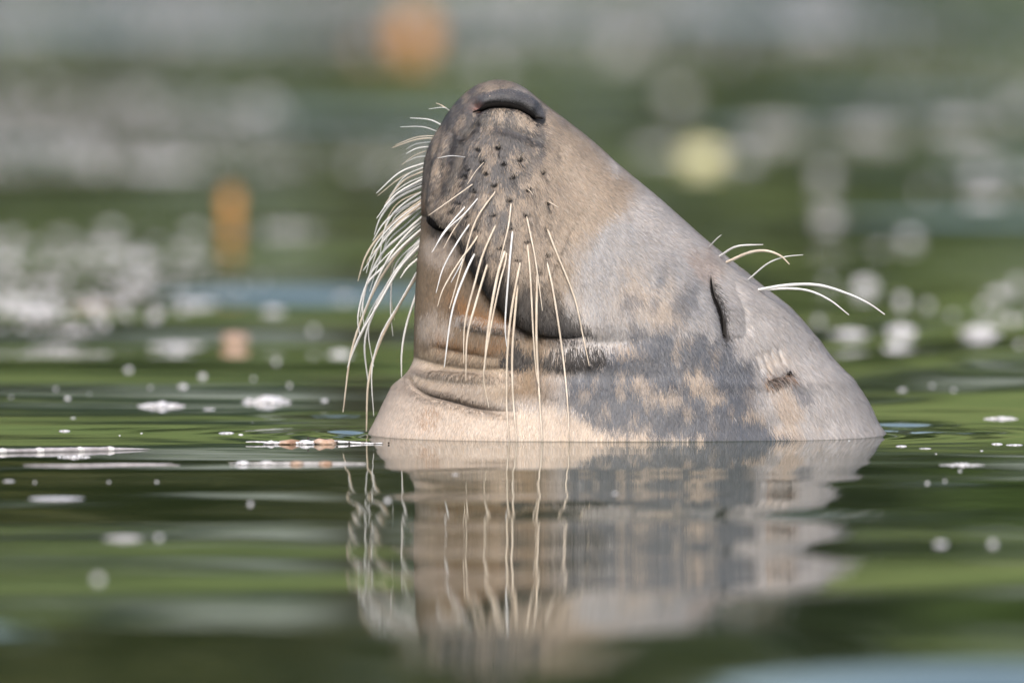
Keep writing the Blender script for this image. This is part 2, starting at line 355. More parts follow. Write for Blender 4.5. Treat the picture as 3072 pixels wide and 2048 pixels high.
def displacement(X, Y):
    D = np.zeros(X.shape)
    d, s, t = cdist(X, Y, MOUTH); up = s < 0                     # up = muzzle side
    fade = smooth(1.0, .70, t)
    D += np.where(up, .0085*(1-np.exp(-d/16))*np.exp(-(d/190)**2), -.0050*np.exp(-d/70))*fade
    D -= .0060*np.exp(-(d/7)**2)*smooth(1.0, .93, t)
    D += .0100*blob(X, Y, 1470, 640, 170, 190, .4)+.004*blob(X, Y, 1560, 800, 120, 120)
    D -= .0055*blob(X, Y, 1720, 560, 60, 260, -.62)*.6              # hollow between whisker pad and cheek
    D += .0040*blob(X, Y, 2000, 840, 190, 120, .7)                # cheek below the eye
    D -= .0040*blob(X, Y, 1780, 1010, 150, 35, -.05)               # hollow behind the mouth corner
    d, s, t = cdist(X, Y, NOSTRIL); e = smooth(0, .1, t)*smooth(1, .88, t); D -= .0042*np.exp(-(d/8)**2)*e
    d, s, t = cdist(X, Y, NOS_RIM); e = smooth(0, .15, t)*smooth(1, .85, t); D += .0036*np.exp(-(d/20)**2)*e
    d, s, t = cdist(X, Y, NOS_LOW); e = smooth(0, .2, t)*smooth(1, .8, t); D += .0020*np.exp(-(d/16)**2)*e
    D -= .0040*blob(X, Y, 1428, 318, 17, 12, .3)
    for c_, a_, w_ in ((LIPCREASE, .0028, 9), (LIPCREASE2, .0016, 12)):
        d, s, t = cdist(X, Y, c_); D -= a_*np.exp(-(d/w_)**2)*smooth(0, .2, t)*smooth(1, .75, t)
    d, s, t = cdist(X, Y, EYE); e = smooth(.1, .45, t)*smooth(1, .9, t)
    D -= .0062*np.exp(-(d/9)**2)*e; right = s < 0
    D += np.where(right, .0012, .0006)*np.exp(-((d-30)/22)**2)*e
    D -= .0010*np.exp(-((d-62)/12)**2)*e*right
    d, s, t = cdist(X, Y, EAR); D -= .0055*np.exp(-(d/6)**2)*smooth(1, .9, t)*smooth(0, .1, t)
    for k, (ax, ay) in enumerate([(2262, 1060), (2284, 1052), (2306, 1046), (2330, 1040)]):
        dd, _, tt = cdist(X, Y, [(ax-14, ay-35), (ax, ay), (ax+14, ay+42)], 12); D -= .0011*np.exp(-(dd/6)**2)*smooth(0, .3, tt)*smooth(1, .7, tt)
    d, s, t = cdist(X, Y, FOLD_A); D += .0030*np.exp(-(d/13)**2)*smooth(0, .25, t)*smooth(1, .6, t)
    d, s, t = cdist(X, Y, FOLD_B); D += .0060*np.exp(-(d/16)**2)*smooth(1, .45, t)
    D -= .0030*np.exp(-((d-30)/12)**2)*(s < 0)*smooth(1, .5, t)
    d, s, t = cdist(X, Y, CREASE); D -= .0070*np.exp(-(d/9)**2)*smooth(1, .45, t)
    D += .0052*(s > 0)*np.exp(-(d/60))*(1-np.exp(-d/10))*smooth(1, .35, t)
    d, s, t = cdist(X, Y, DARKB); D -= .0024*np.exp(-(d/14)**2)*smooth(0, .2, t)*smooth(1, .6, t)
    for fx, fy in FOL: D -= .0022*blob(X, Y, fx, fy, 7, 7)
    # wrinkles on the side of the muzzle
    mw = blob(X, Y, 1330, 520, 70, 150); D += .0017*mw*np.sin((X+.18*Y+18*fbm(X/60, Y/60, 3))/7.5)
    D += (fbm(X/150, Y/150, 21, 2)-.5)*.0036+(fbm(X/28, Y/60, 22, 2)-.5)*.0003
    return D
D = displacement(Xp, Yp)*front+(1-front)*(fbm(Xp/120, Yp/120, 31)-.5)*.004
edge = smooth(1.0, .80, np.abs(cx_))[None, :]; D = D*(edge*.75+.25)
D *= smooth(240, 262, Yp)
P = P+Nn*D[..., None]
Nn2 = normals(P); 
if Nn2[400, 380, 1] > 0: Nn2 = -Nn2

# --- coat colours (fur pattern, plus painted highlights and crease shade)
TAN = np.array([.40, .325, .255]); CREAM = np.array([.46, .385, .32]); GREY = np.array([.066, .076, .096]); LILAC = np.array([.375, .355, .345])
DARK = np.array([.022, .020, .019]); CHIN = np.array([.20, .145, .095]); RUST = np.array([.30, .145, .05]); MID = np.array([.26, .26, .27]); PALE = np.array([.45, .42, .40])
def coat(X, Y, jit=1.0):
    nA = fbm(X/70, Y/70, 101); nB = fbm(X/22, Y/34, 102); nC = fbm(X/9, Y/26, 103, 3); nD = fbm(X/260, Y/260, 104)
    wob = (nA-.5)*80+(nB-.5)*70+(nC-.5)*50
    x = X+wob; y = Y+((fbm(X/60, Y/60, 110)-.5)*80+(nB-.5)*50+(fbm(X/8, Y/30, 111, 3)-.5)*55)
    C = np.empty(X.shape+(3,)); C[:] = LILAC
    def mixc(c, m): 
        nonlocal C
        m = np.clip(m, 0, 1)[..., None]; C = C*(1-m)+c*m
    # back / cheek: grey-blue field with tan mottling
    mixc(MID, .75*smooth(.3, .7, blob(x, y, 1850, 740, 190, 110, .5)+blob(x, y, 1960, 900, 260, 150, .5)))
    mixc(TAN, .35*smooth(.35, .62, nA)*blob(x, y, 1950, 880, 160, 120, .6)+.38*smooth(.2, .9, (nB-.5)*.9+ blob(x, y, 1990, 880, 45, 90, -.3)+blob(x, y, 1890, 850, 40, 70, -.4)))
    mixc(GREY, .92*smooth(.30, .85, (nC-.5)*.45+(nB-.5)*.5+blob(x, y, 1780, 1150, 140, 75)+blob(x, y, 1850, 1075, 130, 50)+blob(x, y, 1900, 1240, 130, 65)+blob(x, y, 2010, 1170, 160, 120)
         +blob(x, y, 2160, 1230, 130, 120)+blob(x, y, 2120, 1085, 150, 75, .2)+blob(x, y, 1980, 1000, 130, 50)+blob(x, y, 2210, 1290, 150, 45)))
    mixc(TAN*.95, .7*smooth(.42, .95, (nC-.5)*.5+(nB-.5)*.4+blob(x, y, 1965, 1165, 62, 32, .2)+blob(x, y, 2085, 1115, 62, 38, .3)+blob(x, y, 2140, 1160, 40, 22)+blob(x, y, 2250, 1205, 55, 26)+blob(x, y, 1905, 1115, 40, 22)
         +blob(x, y, 1880, 1010, 70, 22)+.9*blob(x, y, 2330, 1070, 40, 28)+.7*blob(x, y, 2290, 1040, 60, 40)))
    gr = smooth(.3, .7, blob(x, y, 1990, 1120, 330, 170)); mixc(TAN*.95, .5*gr*smooth(.61, .72, fbm(X/38, Y/52, 171, 3)+(nC-.5)*.18))
    gm = smooth(.3, .8, blob(x, y, 1950, 900, 240, 130, .5)); mixc(GREY*1.2, .6*gm*smooth(.55, .68, fbm(X/30, Y/44, 172, 3)+(nC-.5)*.2))
    mixc(CREAM*.92, .9*smooth(.25, .8, (nB-.5)*.5+blob(x, y, 2335, 1170, 32, 70, -.25)+blob(x, y, 2355, 1270, 50, 70, 0)))
    mixc(GREY*1.35, .8*smooth(.4, .6, blob(x, y, 2400, 1150, 30, 60, -.5)+blob(x, y, 2290, 1300, 120, 22)))
    # pale lilac upper profile with the sky sheen on its rim painted in (forehead and back of the neck)
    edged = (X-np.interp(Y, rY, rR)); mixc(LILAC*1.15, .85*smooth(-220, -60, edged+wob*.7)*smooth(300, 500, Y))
    mixc(np.array([.30, .22, .175]), .45*smooth(.35, .6, blob(x, y, 2090, 800, 60, 70, -.4)))
    # muzzle
    bd = np.interp(Y, [240, 380, 440, 500, 560, 620, 660, 720, 800, 860, 940, 1000], [1560, 1730, 1800, 1850, 1880, 1865, 1800, 1740, 1725, 1700, 1650, 1600])
    mz = smooth(45, -45, x-bd)*smooth(1000, 930, Y); mixc(TAN*.76, mz)
    spk = smooth(.50, .66, fbm(X/16, Y/26, 120, 3)); mixc(GREY*.6, mz*spk*.8*smooth(1800, 1500, X+.4*(Y-500)))
    mixc(np.array([.075, .075, .080]), mz*.92*smooth(.25, .7, blob(x, y, 1480, 470, 120, 110)+blob(x, y, 1380, 330, 70, 60)+.6*blob(x, y, 1500, 620, 70, 130)+.7*blob(x, y, 1570, 400, 110, 22, .35))*(1-.8*smooth(.52, .62, fbm(X/15, Y/26, 181, 3))))
    mixc(DARK*2, .6*mz*smooth(.60, .68, fbm(X/9, Y/24, 182, 3))*smooth(1760, 1560, X))
    mixc(DARK*2, .9*smooth(.46, .58, fbm(X/7+Y/90, Y/70, 160, 3))*smooth(.2, .7, blob(X, Y, 1330, 480, 85, 190)))
    mixc(TAN*.9, .35*blob(x, y, 1290, 580, 30, 110)); mixc(RUST*.8, .5*blob(X, Y, 1285, 620, 16, 45))
    mixc(np.array([.55, .50, .45]), .8*blob(x, y, 1560, 262, 30, 16, .5)); mixc(TAN*1.1, .7*blob(x, y, 1455, 300, 22, 14))  # warm highlight painted on top of the nose, then a tan spot
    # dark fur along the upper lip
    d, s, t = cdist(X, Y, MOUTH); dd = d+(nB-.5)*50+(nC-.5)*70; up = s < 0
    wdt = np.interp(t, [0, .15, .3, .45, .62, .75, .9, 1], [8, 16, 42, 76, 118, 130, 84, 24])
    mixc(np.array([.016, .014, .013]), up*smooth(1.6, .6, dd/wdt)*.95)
    # chin
    lm = np.interp(X, [1240, 1286, 1339, 1379, 1402, 1429, 1469, 1536, 1580, 1700, 1800], [640, 646, 678, 704, 762, 816, 879, 950, 977, 986, 986])
    ch = smooth(-4, 6, Y-lm)*smooth(1720, 1600, X+(nA-.5)*120)*smooth(1230, 1140, Y); mixc(CHIN, ch)
    mixc(np.array([.38, .32, .27]), ch*.8*smooth(.25, .7, blob(X, Y, 1330, 740, 70, 60)+blob(x, Y, 1290, 960, 40, 60)))
    mixc(np.array([.36, .29, .21]), ch*.75*smooth(1038, 1052, Y)*smooth(1560, 1480, X))
    d2, s2, t2 = cdist(X, Y, R2((640, 260), (800, 400), (900, 480), (1000, 520), (1180, 570))); mixc(RUST, ch*.8*np.exp(-(d2/(16+14*nA))**2)*smooth(.15, .5, t2))
    mixc(DARK*2.5, ch*.7*smooth(.45, .75, blob(x, y, 1365, 885, 28, 22)+blob(x, y, 1385, 905, 16, 20)))
    for c_, cc, ww, aa in ((FOLD_A, PALE, 12, .7), (FOLD_B, CREAM*1.18, 17, .95), (DARKB, CHIN*.6, 14, .6)):  # pale fold ring; ridge highlights and shadow band painted in
        d2, s2, t2 = cdist(X, Y, c_); mixc(cc, aa*np.exp(-((d2+(nC-.5)*10)/ww)**2)*smooth(1, .8, t2))
    d2, s2, t2 = cdist(X, Y, R2((700, 690), (900, 740), (1150, 700))); mixc(RUST*.7, .6*np.exp(-((d2+(nB-.5)*26)/13)**2))
    # black brush behind the mouth corner
    bb = blob(X, Y+(nC-.5)*40, 1710, 1042, 118, 26, -.05)+blob(X, Y+(nC-.5)*40, 1545, 1058, 45, 38); mixc(DARK, smooth(.26, .48, bb+(nC-.5)*.35)*.97)
    # lower neck
    lowY = np.interp(X, [1100, 1560, 1640, 1700, 1760, 1860, 1960, 2060, 2118, 2125], [1230, 1205, 1190, 1200, 1222, 1258, 1276, 1272, 1278, 1500])
    mixc(CREAM, smooth(-12, 14, Y-lowY+(nC-.5)*60+(nB-.5)*30)*smooth(2150, 2110, X+ (nC-.5)*30))
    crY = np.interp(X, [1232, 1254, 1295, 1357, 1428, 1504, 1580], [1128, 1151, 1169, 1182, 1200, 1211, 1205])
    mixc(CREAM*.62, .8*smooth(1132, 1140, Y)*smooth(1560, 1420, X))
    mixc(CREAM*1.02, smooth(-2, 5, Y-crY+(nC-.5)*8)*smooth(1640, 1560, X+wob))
    mixc(np.array([.34, .21, .13]), .6*smooth(.5, .8, blob(X, Y, 1285, 1240, 40, 26, -.6)*1.2*smooth(.45, .6, fbm(X/7, Y/22, 130))*2))
    # features; shade painted dark into the slits and creases
    d2, s2, t2 = cdist(X, Y, NOS_RIM); mixc(np.array([.065, .068, .078]), .95*smooth(24, 15, d2+(s2 < 0)*4)*smooth(0, .12, t2))
    d2, s2, t2 = cdist(X, Y, NOSTRIL); mixc(DARK*.4, smooth(16, 9, d2)*smooth(0, .1, t2))
    mixc(np.array([.20, .085, .07]), .8*blob(X, Y, 1430, 318, 16, 12))
    for c_, ww, aa in ((LIPCREASE, 10, .8), (LIPCREASE2, 12, .45)):
        d2, s2, t2 = cdist(X, Y, c_); mixc(DARK, aa*np.exp(-((d2+(nC-.5)*8)/ww)**2))
    d2, s2, t2 = cdist(X, Y, EYE); mixc(GREY*.85, .7*np.exp(-(d2/30)**2)*smooth(.2, .6, t2)); mixc(DARK, .95*smooth(15, 6, d2-3*np.sin(np.pi*t2))*smooth(.08, .35, t2))  # soft grey shading painted around the eye, darkest in the slit
    d2, s2, t2 = cdist(X, Y, EAR); mixc(RUST*.9, .8*np.exp(-((d2-8)/6)**2)*(Y > 1100)); mixc(DARK, smooth(9, 5, d2))
    d2, s2, t2 = cdist(X, Y, CREASE); mixc(CHIN*.4, .75*np.exp(-(d2/7)**2)*smooth(.9, .3, t2))
    for fx, fy in FOL: mixc(DARK*.6, np.clip(1.5*blob(X, Y, fx, fy, 9, 10), 0, 1))
    C *= (1-.30*smooth(1288, 1312, Y))[..., None]
    C *= (1+(nD-.5)*.18+(nC-.5)*.12*jit)[..., None]
    return np.clip(C, .004, .9)
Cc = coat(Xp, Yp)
lm_ = np.interp(Xp, [1240, 1286, 1339, 1379, 1402, 1429, 1469, 1536, 1580, 1700, 1800], [640, 646, 678, 704, 762, 816, 879, 950, 977, 986, 986])
wetm = np.clip(smooth(0, 10, Yp-lm_)*smooth(1680, 1500, Xp)+smooth(1230, 1310, Yp)*.8, 0, 1)
seal = tag(empty('seal', (0.09, 0, 0)), 'grey seal with mottled tan and blue grey fur, nose pointing up out of the water', 'seal')
off = np.array([0.09, 0, 0])
Vb = (P-off).reshape(-1, 3); Fb = grid_faces(NR, NC, True)
top = len(Vb); Vb = np.vstack([Vb, P[0].mean(0)-off+[0, 0, .0003], P[-1].mean(0)-off])
body = mesh_np('body', Vb, Fb[:, ::-1], M['skin'], seal)
# caps
def addcap(o):
    me = o.data; j = np.arange(NC); j2 = (j+1) % NC
    tris = np.r_[np.c_[j2, j, np.full(NC, top)], np.c_[(NR-1)*NC+j, (NR-1)*NC+j2, np.full(NC, top+1)]]
    n0 = len(me.loops); p0 = len(me.polygons); me.loops.add(tris.size); me.polygons.add(len(tris))
    li = np.empty(len(me.loops), np.int32); me.loops.foreach_get('vertex_index', li); li[n0:] = tris.ravel(); me.loops.foreach_set('vertex_index', li)
    ls = np.empty(len(me.polygons), np.int32); me.polygons.foreach_get('loop_start', ls); ls[p0:] = n0+np.arange(len(tris))*3; me.polygons.foreach_set('loop_start', ls)
    me.update(calc_edges=True); me.polygons.foreach_set('use_smooth', np.ones(len(me.polygons), bool)); me.validate()
addcap(body)
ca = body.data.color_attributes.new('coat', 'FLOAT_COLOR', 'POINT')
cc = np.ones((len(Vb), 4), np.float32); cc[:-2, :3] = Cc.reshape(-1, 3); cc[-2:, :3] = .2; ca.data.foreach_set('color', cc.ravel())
wa_ = body.data.attributes.new('wet', 'FLOAT', 'POINT'); wv = np.zeros(len(Vb), np.float32); wv[:-2] = wetm.ravel(); wa_.data.foreach_set('value', wv)

# --- short fur: thin blades lying along the coat
rows = (rY < 1320); area = np.linalg.norm(np.cross(np.gradient(P, axis=0), np.gradient(P, axis=1)), axis=2)
dens = area*(rows[:, None])*smooth(-.35, -.05, sy_)[None, :]
slit = np.minimum(np.minimum(cdist(Xp, Yp, EYE[1:])[0]-2, cdist(Xp, Yp, NOSTRIL)[0]-2), cdist(Xp, Yp, EAR)[0]+3)
slit = np.minimum(slit, cdist(Xp, Yp, MOUTH)[0]+1)
for fx, fy in FOL: slit = np.minimum(slit, np.hypot(Xp-fx, Yp-fy+2)-6)
dens = dens*smooth(5, 10, slit)
dn = np.where(wetm > .5, .7, 1.0); nostr = smooth(30, 22, cdist(Xp, Yp, NOS_RIM)[0]); dens = dens*dn*(1-.55*nostr)
cum = np.cumsum(dens.ravel()); NB = 420000
pick = np.searchsorted(cum, np.sort(rng.uniform(0, cum[-1], NB))); pick = np.clip(pick, 0, NR*NC-1)
ri = pick//NC; ci = pick % NC; ri2 = np.clip(ri+1, 0, NR-1); ci2 = (ci+1) % NC
fu = rng.uniform(0, 1, NB)[:, None]; fv = rng.uniform(0, 1, NB)[:, None]
def samp(A):
    A = A if A.ndim == 3 else A[..., None]
    return A[ri, ci]*(1-fu)*(1-fv)+A[ri2, ci]*fu*(1-fv)+A[ri, ci2]*(1-fu)*fv+A[ri2, ci2]*fu*fv
bp = samp(P); bn = samp(Nn2); bn /= np.linalg.norm(bn, axis=1)[:, None]+1e-9
bX = samp(Xp)[:, 0]; bY = samp(Yp)[:, 0]
rx = bX-1500; ry = bY-230; rl = np.hypot(rx, ry)+1; gx = rx/rl; gy = -ry/rl
low = smooth(760, 1150, bY)*.75; gx = gx*(1-low); gx = gx*smooth(1000, 1700, bX)*1.05+.03*np.sin(bX/60)
gx = gx+(fbm(bX/150, bY/150, 140)-.5)*.40; gy = -np.ones(NB)*.8+.25*gy
chb = smooth(0, 10, bY-np.interp(bX, [1240, 1402, 1536, 1700], [640, 762, 950, 986]))*smooth(1700, 1560, bX)
hd = np.c_[gx*(1-.8*smooth(1120, 1190, bY)*smooth(1800, 1600, bX))+rng.normal(0, .08, NB), rng.normal(0, .06, NB), gy+rng.normal(0, .05, NB)]
hd -= bn*(hd*bn).sum(1)[:, None]; hd /= np.linalg.norm(hd, axis=1)[:, None]+1e-9
sd_ = np.cross(hd, bn)
L = np.interp(bY, [240, 400, 700, 900, 1100, 1330], [.0026, .0044, .0066, .0085, .0095, .0095])*rng.uniform(.6, 1.3, NB)
dm = cdist(bX, bY, MOUTH)[0]; L *= np.where(chb > .5, .6, 1.0)*(1-.35*smooth(1120, 1190, bY)*smooth(1800, 1600, bX))*np.where(cdist(bX, bY, NOS_RIM)[0] < 26, .45, 1)*np.clip(.35+dm/40, .35, 1); 
de = cdist(bX, bY, EYE)[0]; L *= np.clip(.25+de/50, .25, 1); dnn = cdist(bX, bY, NOSTRIL)[0]; L *= np.clip(.2+dnn/50, .2, 1)
brush = blob(bX, bY, 1690, 1030, 130, 30); L *= 1+.7*brush
Wd = rng.uniform(.00016, .00034, NB)[:, None]
neckm = smooth(1120, 1190, bY)*smooth(1800, 1600, bX); lift = rng.uniform(.03, .16, NB)[:, None]*(1-.7*np.maximum(neckm, chb))[:, None]
base = bp+bn*.0001; mid = base+hd*(L*.55)[:, None]+bn*lift*(L*.55)[:, None]; tip = base+hd*L[:, None]+bn*lift*(L*.8)[:, None]
tip += sd_*(rng.normal(0, .12, NB)*L)[:, None]
Vf = np.stack([base-sd_*Wd, base+sd_*Wd, mid+sd_*Wd*.8, tip, mid-sd_*Wd*.8], 1)-off
nf = bn+hd*-.15+sd_*(rng.normal(0, .20, NB)*np.where(bY > 1150, .5, 1))[:, None]; nf /= np.linalg.norm(nf, axis=1)[:, None]
Fpoly = np.arange(NB*5).reshape(NB, 5)
fur = mesh_np('fur', Vf.reshape(-1, 3), Fpoly, M['fur'], seal); tag(fur, kind='stuff')
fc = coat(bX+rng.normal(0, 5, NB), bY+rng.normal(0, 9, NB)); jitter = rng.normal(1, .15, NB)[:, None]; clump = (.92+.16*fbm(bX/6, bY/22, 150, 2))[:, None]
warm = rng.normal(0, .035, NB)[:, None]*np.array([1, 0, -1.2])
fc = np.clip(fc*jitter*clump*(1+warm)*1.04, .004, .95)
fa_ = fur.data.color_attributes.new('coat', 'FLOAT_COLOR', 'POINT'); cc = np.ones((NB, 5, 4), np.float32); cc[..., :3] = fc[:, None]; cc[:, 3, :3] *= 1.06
fa_.data.foreach_set('color', cc.ravel())
fur.data.normals_split_custom_set_from_vertices(np.repeat(nf, 5, 0).astype(np.float32))

# surface depth lookup for things that sit on the head
FI = np.arange(0, int(NC*.78)+1)
def surf(X, Y):
    r = int(np.clip(np.searchsorted(rY, Y), 0, NR-1)); row = Xp[r, FI]; c = FI[int(np.clip(np.searchsorted(row, X), 0, len(FI)-1))]
    return P[r, c], Nn2[r, c]
def seal_tube(name, pts, radii, mat, lift=0, n=40, ns=8, flat=1):
    c = spline(pts, n); W = []
    for X, Y in c:
        p, nn = surf(X, Y); W.append(p+nn*lift-off)
    W = np.array(W); W[1:-1] = (W[:-2]+W[1:-1]*2+W[2:])/4
    return tube(name, W, radii, mat, seal, ns)
tt = np.linspace(0, 1, 40); tp = np.sin(np.pi*np.clip(tt, 0.01, .99))**.5  # black tubes fill the grooves to paint in their darkness
seal_tube('nostril', NOSTRIL, .0026*tp+.0001, M['dark'], .0026)
seal_tube('eye_slit', EYE[1:], .0034*np.sin(np.pi*np.clip(tt, .01, .99)**.9)**1.3+.0001, M['dark'], .0014)
seal_tube('ear_opening', EAR, .0007+.0022*tt**2*np.sin(np.pi*np.clip(tt, 0, .97))**.4, M['dark'], .0012)
seal_tube('mouth_slit', MOUTH[1:], .0011*(1-.6*tt)+.0001, M['dark'], -.0002)
bpts = R1((632, 1000), (665, 1008), (700, 1015), (745, 1045), (790, 1090))
seal_tube('mouth_opening', bpts, .0058*np.sin(np.pi*np.clip(tt, .03, .97))**.8, M['dark'], .0008)

# whiskers: root, bends and tip as seen; they leave the skin and swing out towards the camera
def whisker(pts, r0, mat, out=.035, rooty=None, name='whisker', n=22):
    c = spline(pts, n); s = np.linspace(0, 1, n)
    if rooty is None:
        p, nn = surf(*c[0]); y0 = p[1]+.001
    else: y0 = rooty
    yv = y0-out*(s**.8)+.25*out*s**2
    if rooty is None:
        for i, (X, Y) in enumerate(c):          # keep clear of the skin
            if 0 < i:
                q, _ = surf(X, min(Y, 1300)); lX = np.interp(Y, rY, rL)
                if X > lX+6: yv[i] = min(yv[i], q[1]-.0008-.004*s[i])
    x, y, z = at_depth(c[:, 0], c[:, 1], yv)
    W = np.c_[x, y, z]-off
    o = tube(name, W, (r0*(1.05-.75*s**3)*(1+.06*np.sin(s*55)))+.00008, mat, seal, 6); return o
A, B = 'whisker', 'whisker_cool'
FW = [ # (points, radius, mat)
 (R1((945, 785), (860, 845), (740, 930), (640, 1000)), .5, A), (R1((985, 870), (880, 990), (760, 1100), (660, 1250)), .6, B),
 (R1((1100, 825), (960, 1030), (880, 1280))+R2((800, 440), (780, 505)), .75, A), (R1((905, 920), (800, 1040), (730, 1130), (670, 1240)), .65, B),
 (R1((950, 1010), (840, 1170))+R2((740, 230), (690, 400)), .7, B), (R1((1000, 1090), (930, 1200))+R2((840, 200), (740, 370), (700, 490)), .8, A),
 (R1((1110, 1025), (1010, 1250))+R2((955, 320), (885, 600), (875, 870)), .95, A), (R1((985, 1195))+R2((900, 240), (800, 520), (745, 900)), .95, B),
 (R1((1195, 920), (1175, 1080))+R2((1120, 180)), .7, A), (R1((1050, 1280))+R2((960, 460), (900, 700), (890, 990)), 1.0, A),
 (R1((1160, 1220))+R2((1100, 300), (1040, 650), (1005, 1035)), 1.25, A), (R1((1205, 1100))+R2((1180, 250), (1155, 600), (1165, 760)), .9, B),
 (R2((1140, 235), (1060, 620), (1010, 950), (1045, 1170)), .8, A), (R2((1255, 200), (1200, 500), (1170, 800), (1165, 1150), (1180, 1400)), 1.05, A),
 (R2((1240, 330), (1205, 750), (1205, 1050), (1232, 1400)), 1.05, A), (R1((1300, 1010), (1350, 1250))+R2((1370, 260), (1390, 400), (1405, 520)), .7, A),
 (R2((1305, 80), (1325, 300), (1345, 700), (1365, 950), (1385, 1030)), .8, A), (R2((1370, 270), (1365, 700), (1385, 1100), (1405, 1410)), 1.1, A),
 (R2((1435, 190), (1480, 400), (1540, 800), (1575, 1150), (1583, 1410)), .85, A), (R1((1435, 1080), (1500, 1250))+R2((1620, 430), (1680, 700), (1720, 890)), .85, A),
 (R1((1440, 905), (1475, 925), (1510, 945)), .5, A), (R1((1305, 822), (1325, 840), (1340, 862)), .4, A), (R1((1110, 545), (1118, 525), (1105, 505)), .5, A), (R1((1255, 620), (1262, 600), (1280, 580)), .5, A),
 (R1((890, 610), (790, 600), (700, 615)), .4, B), (R2((1165, 130), (1155, 200), (1120, 330), (1090, 470)), .7, A), (R1((930, 930), (820, 1080), (740, 1220)), .5, A),
 (R1((1015, 640), (960, 700), (900, 790)), .3, A), (R2((905, 80), (860, 200), (790, 330)), .6, B)]
for pts, r, m in FW: whisker(pts, r*.0009, M[m], .038)
SW = [
 (R1((700, 480), (560, 490), (395, 545)), .5), (R1((665, 535), (560, 550), (490, 585)), .5), (R1((640, 600), (560, 610), (490, 640)), .35),
 (R1((640, 640), (450, 710), (290, 850)), .65), (R1((640, 690), (470, 770), (350, 920)), .7), (R1((630, 740), (420, 860), (290, 1020)), .75),
 (R1((625, 790), (430, 885), (320, 1010), (275, 1130)), .85), (R1((630, 850), (450, 960), (340, 1050), (265, 1170)), .8),
 (R1((620, 880), (430, 1020), (300, 1150), (215, 1280), (165, 1440)), 1.0), (R1((620, 920), (450, 1050), (330, 1180), (235, 1320), (200, 1370)), .9),
 (R1((630, 980), (470, 1120), (330, 1250), (230, 1450))+R2((180, 560)), 1.0), (R1((630, 1060), (470, 1200), (330, 1350))+R2((220, 350), (165, 560), (180, 690)), 1.0),
 (R1((630, 1080), (500, 1180))+R2((350, 250), (230, 480), (120, 800), (65, 1200)), 1.1), (R1((600, 1180))+R2((440, 240), (300, 480), (170, 700), (95, 900)), 1.0),
 (R2((600, 50), (400, 280), (260, 560), (210, 750), (235, 1010)), 1.0), (R2((580, 160), (500, 230), (450, 300)), .8),
 (R2((570, 270), (430, 500), (300, 760), (235, 1000), (222, 1330)), 1.15), (R2((565, 380), (490, 620), (460, 800), (458, 965)), .9),
 (R1((600, 1150), (420, 1330))+R2((385, 480), (400, 690)), .6), (R1((630, 820), (500, 900), (400, 990), (340, 1110), (310, 1290)), .7),
 (R1((630, 900), (480, 1010), (380, 1110), (300, 1230), (240, 1400)), .8), (R1((620, 1020), (520, 1100), (400, 1240), (300, 1420))+R2((200, 540)), .8),
 (R1((615, 1120), (520, 1230), (420, 1380))+R2((280, 470), (190, 650)), .8), (R1((630, 770), (510, 820), (400, 880), (340, 940)), .6),
 (R1((800, 310), (730, 262), (690, 245)), .4), (R1((790, 300), (740, 275), (640, 285)), .25), (R1((750, 405), (650, 358), (515, 345)), .45), (R1((710, 440), (600, 405), (450, 405)), .3), (R1((640, 560), (540, 600), (460, 660)), .3)]
for i, (pts, r) in enumerate(SW): whisker(pts, r*.00092, M[B if i % 4 else A], .012 if i % 2 else -.012, rooty=-.004+.010*((i*7) % 5)/4)
ex = np.random.default_rng(5)
for k in range(18):
    pts, rr_ = SW[(k*5+3) % 24]; sh = ex.uniform(-22, 22); le = ex.uniform(.82, 1.0); p0 = pts[0]
    q = [(p0[0]+(px-p0[0])*le+ex.normal(0, 4), p0[1]+sh+(py-p0[1])*le*(1+ex.normal(0, .03))) for px, py in pts]; q[0] = (p0[0], p0[1]+sh)
    whisker(q, rr_*.0005, M[B if k % 3 else A], ex.uniform(-.02, .02), rooty=ex.uniform(-.004, .006))
BW = [(R3((838, 275), (880, 230), (910, 205)), .45), (R3((900, 330), (1000, 273), (1155, 262)), .75), (R3((940, 366), (1080, 307), (1180, 300), (1260, 330), (1310, 378)), 1.1),
      (R3((1068, 468), (1180, 375), (1280, 335), (1390, 322)), .55), (R3((1128, 528), (1300, 500), (1480, 500), (1650, 550), (1780, 610), (1870, 672)), 1.15), (R3((1135, 530), (1300, 520), (1430, 535), (1550, 590), (1660, 675)), .9)]
for i, (pts, r) in enumerate(BW):
    c0 = pts[0]; y0 = surf(c0[0]-6, c0[1])[0][1]; whisker(pts, r*.001, M[A if i == 2 else B], .02, rooty=y0+.001, name='brow_whisker')

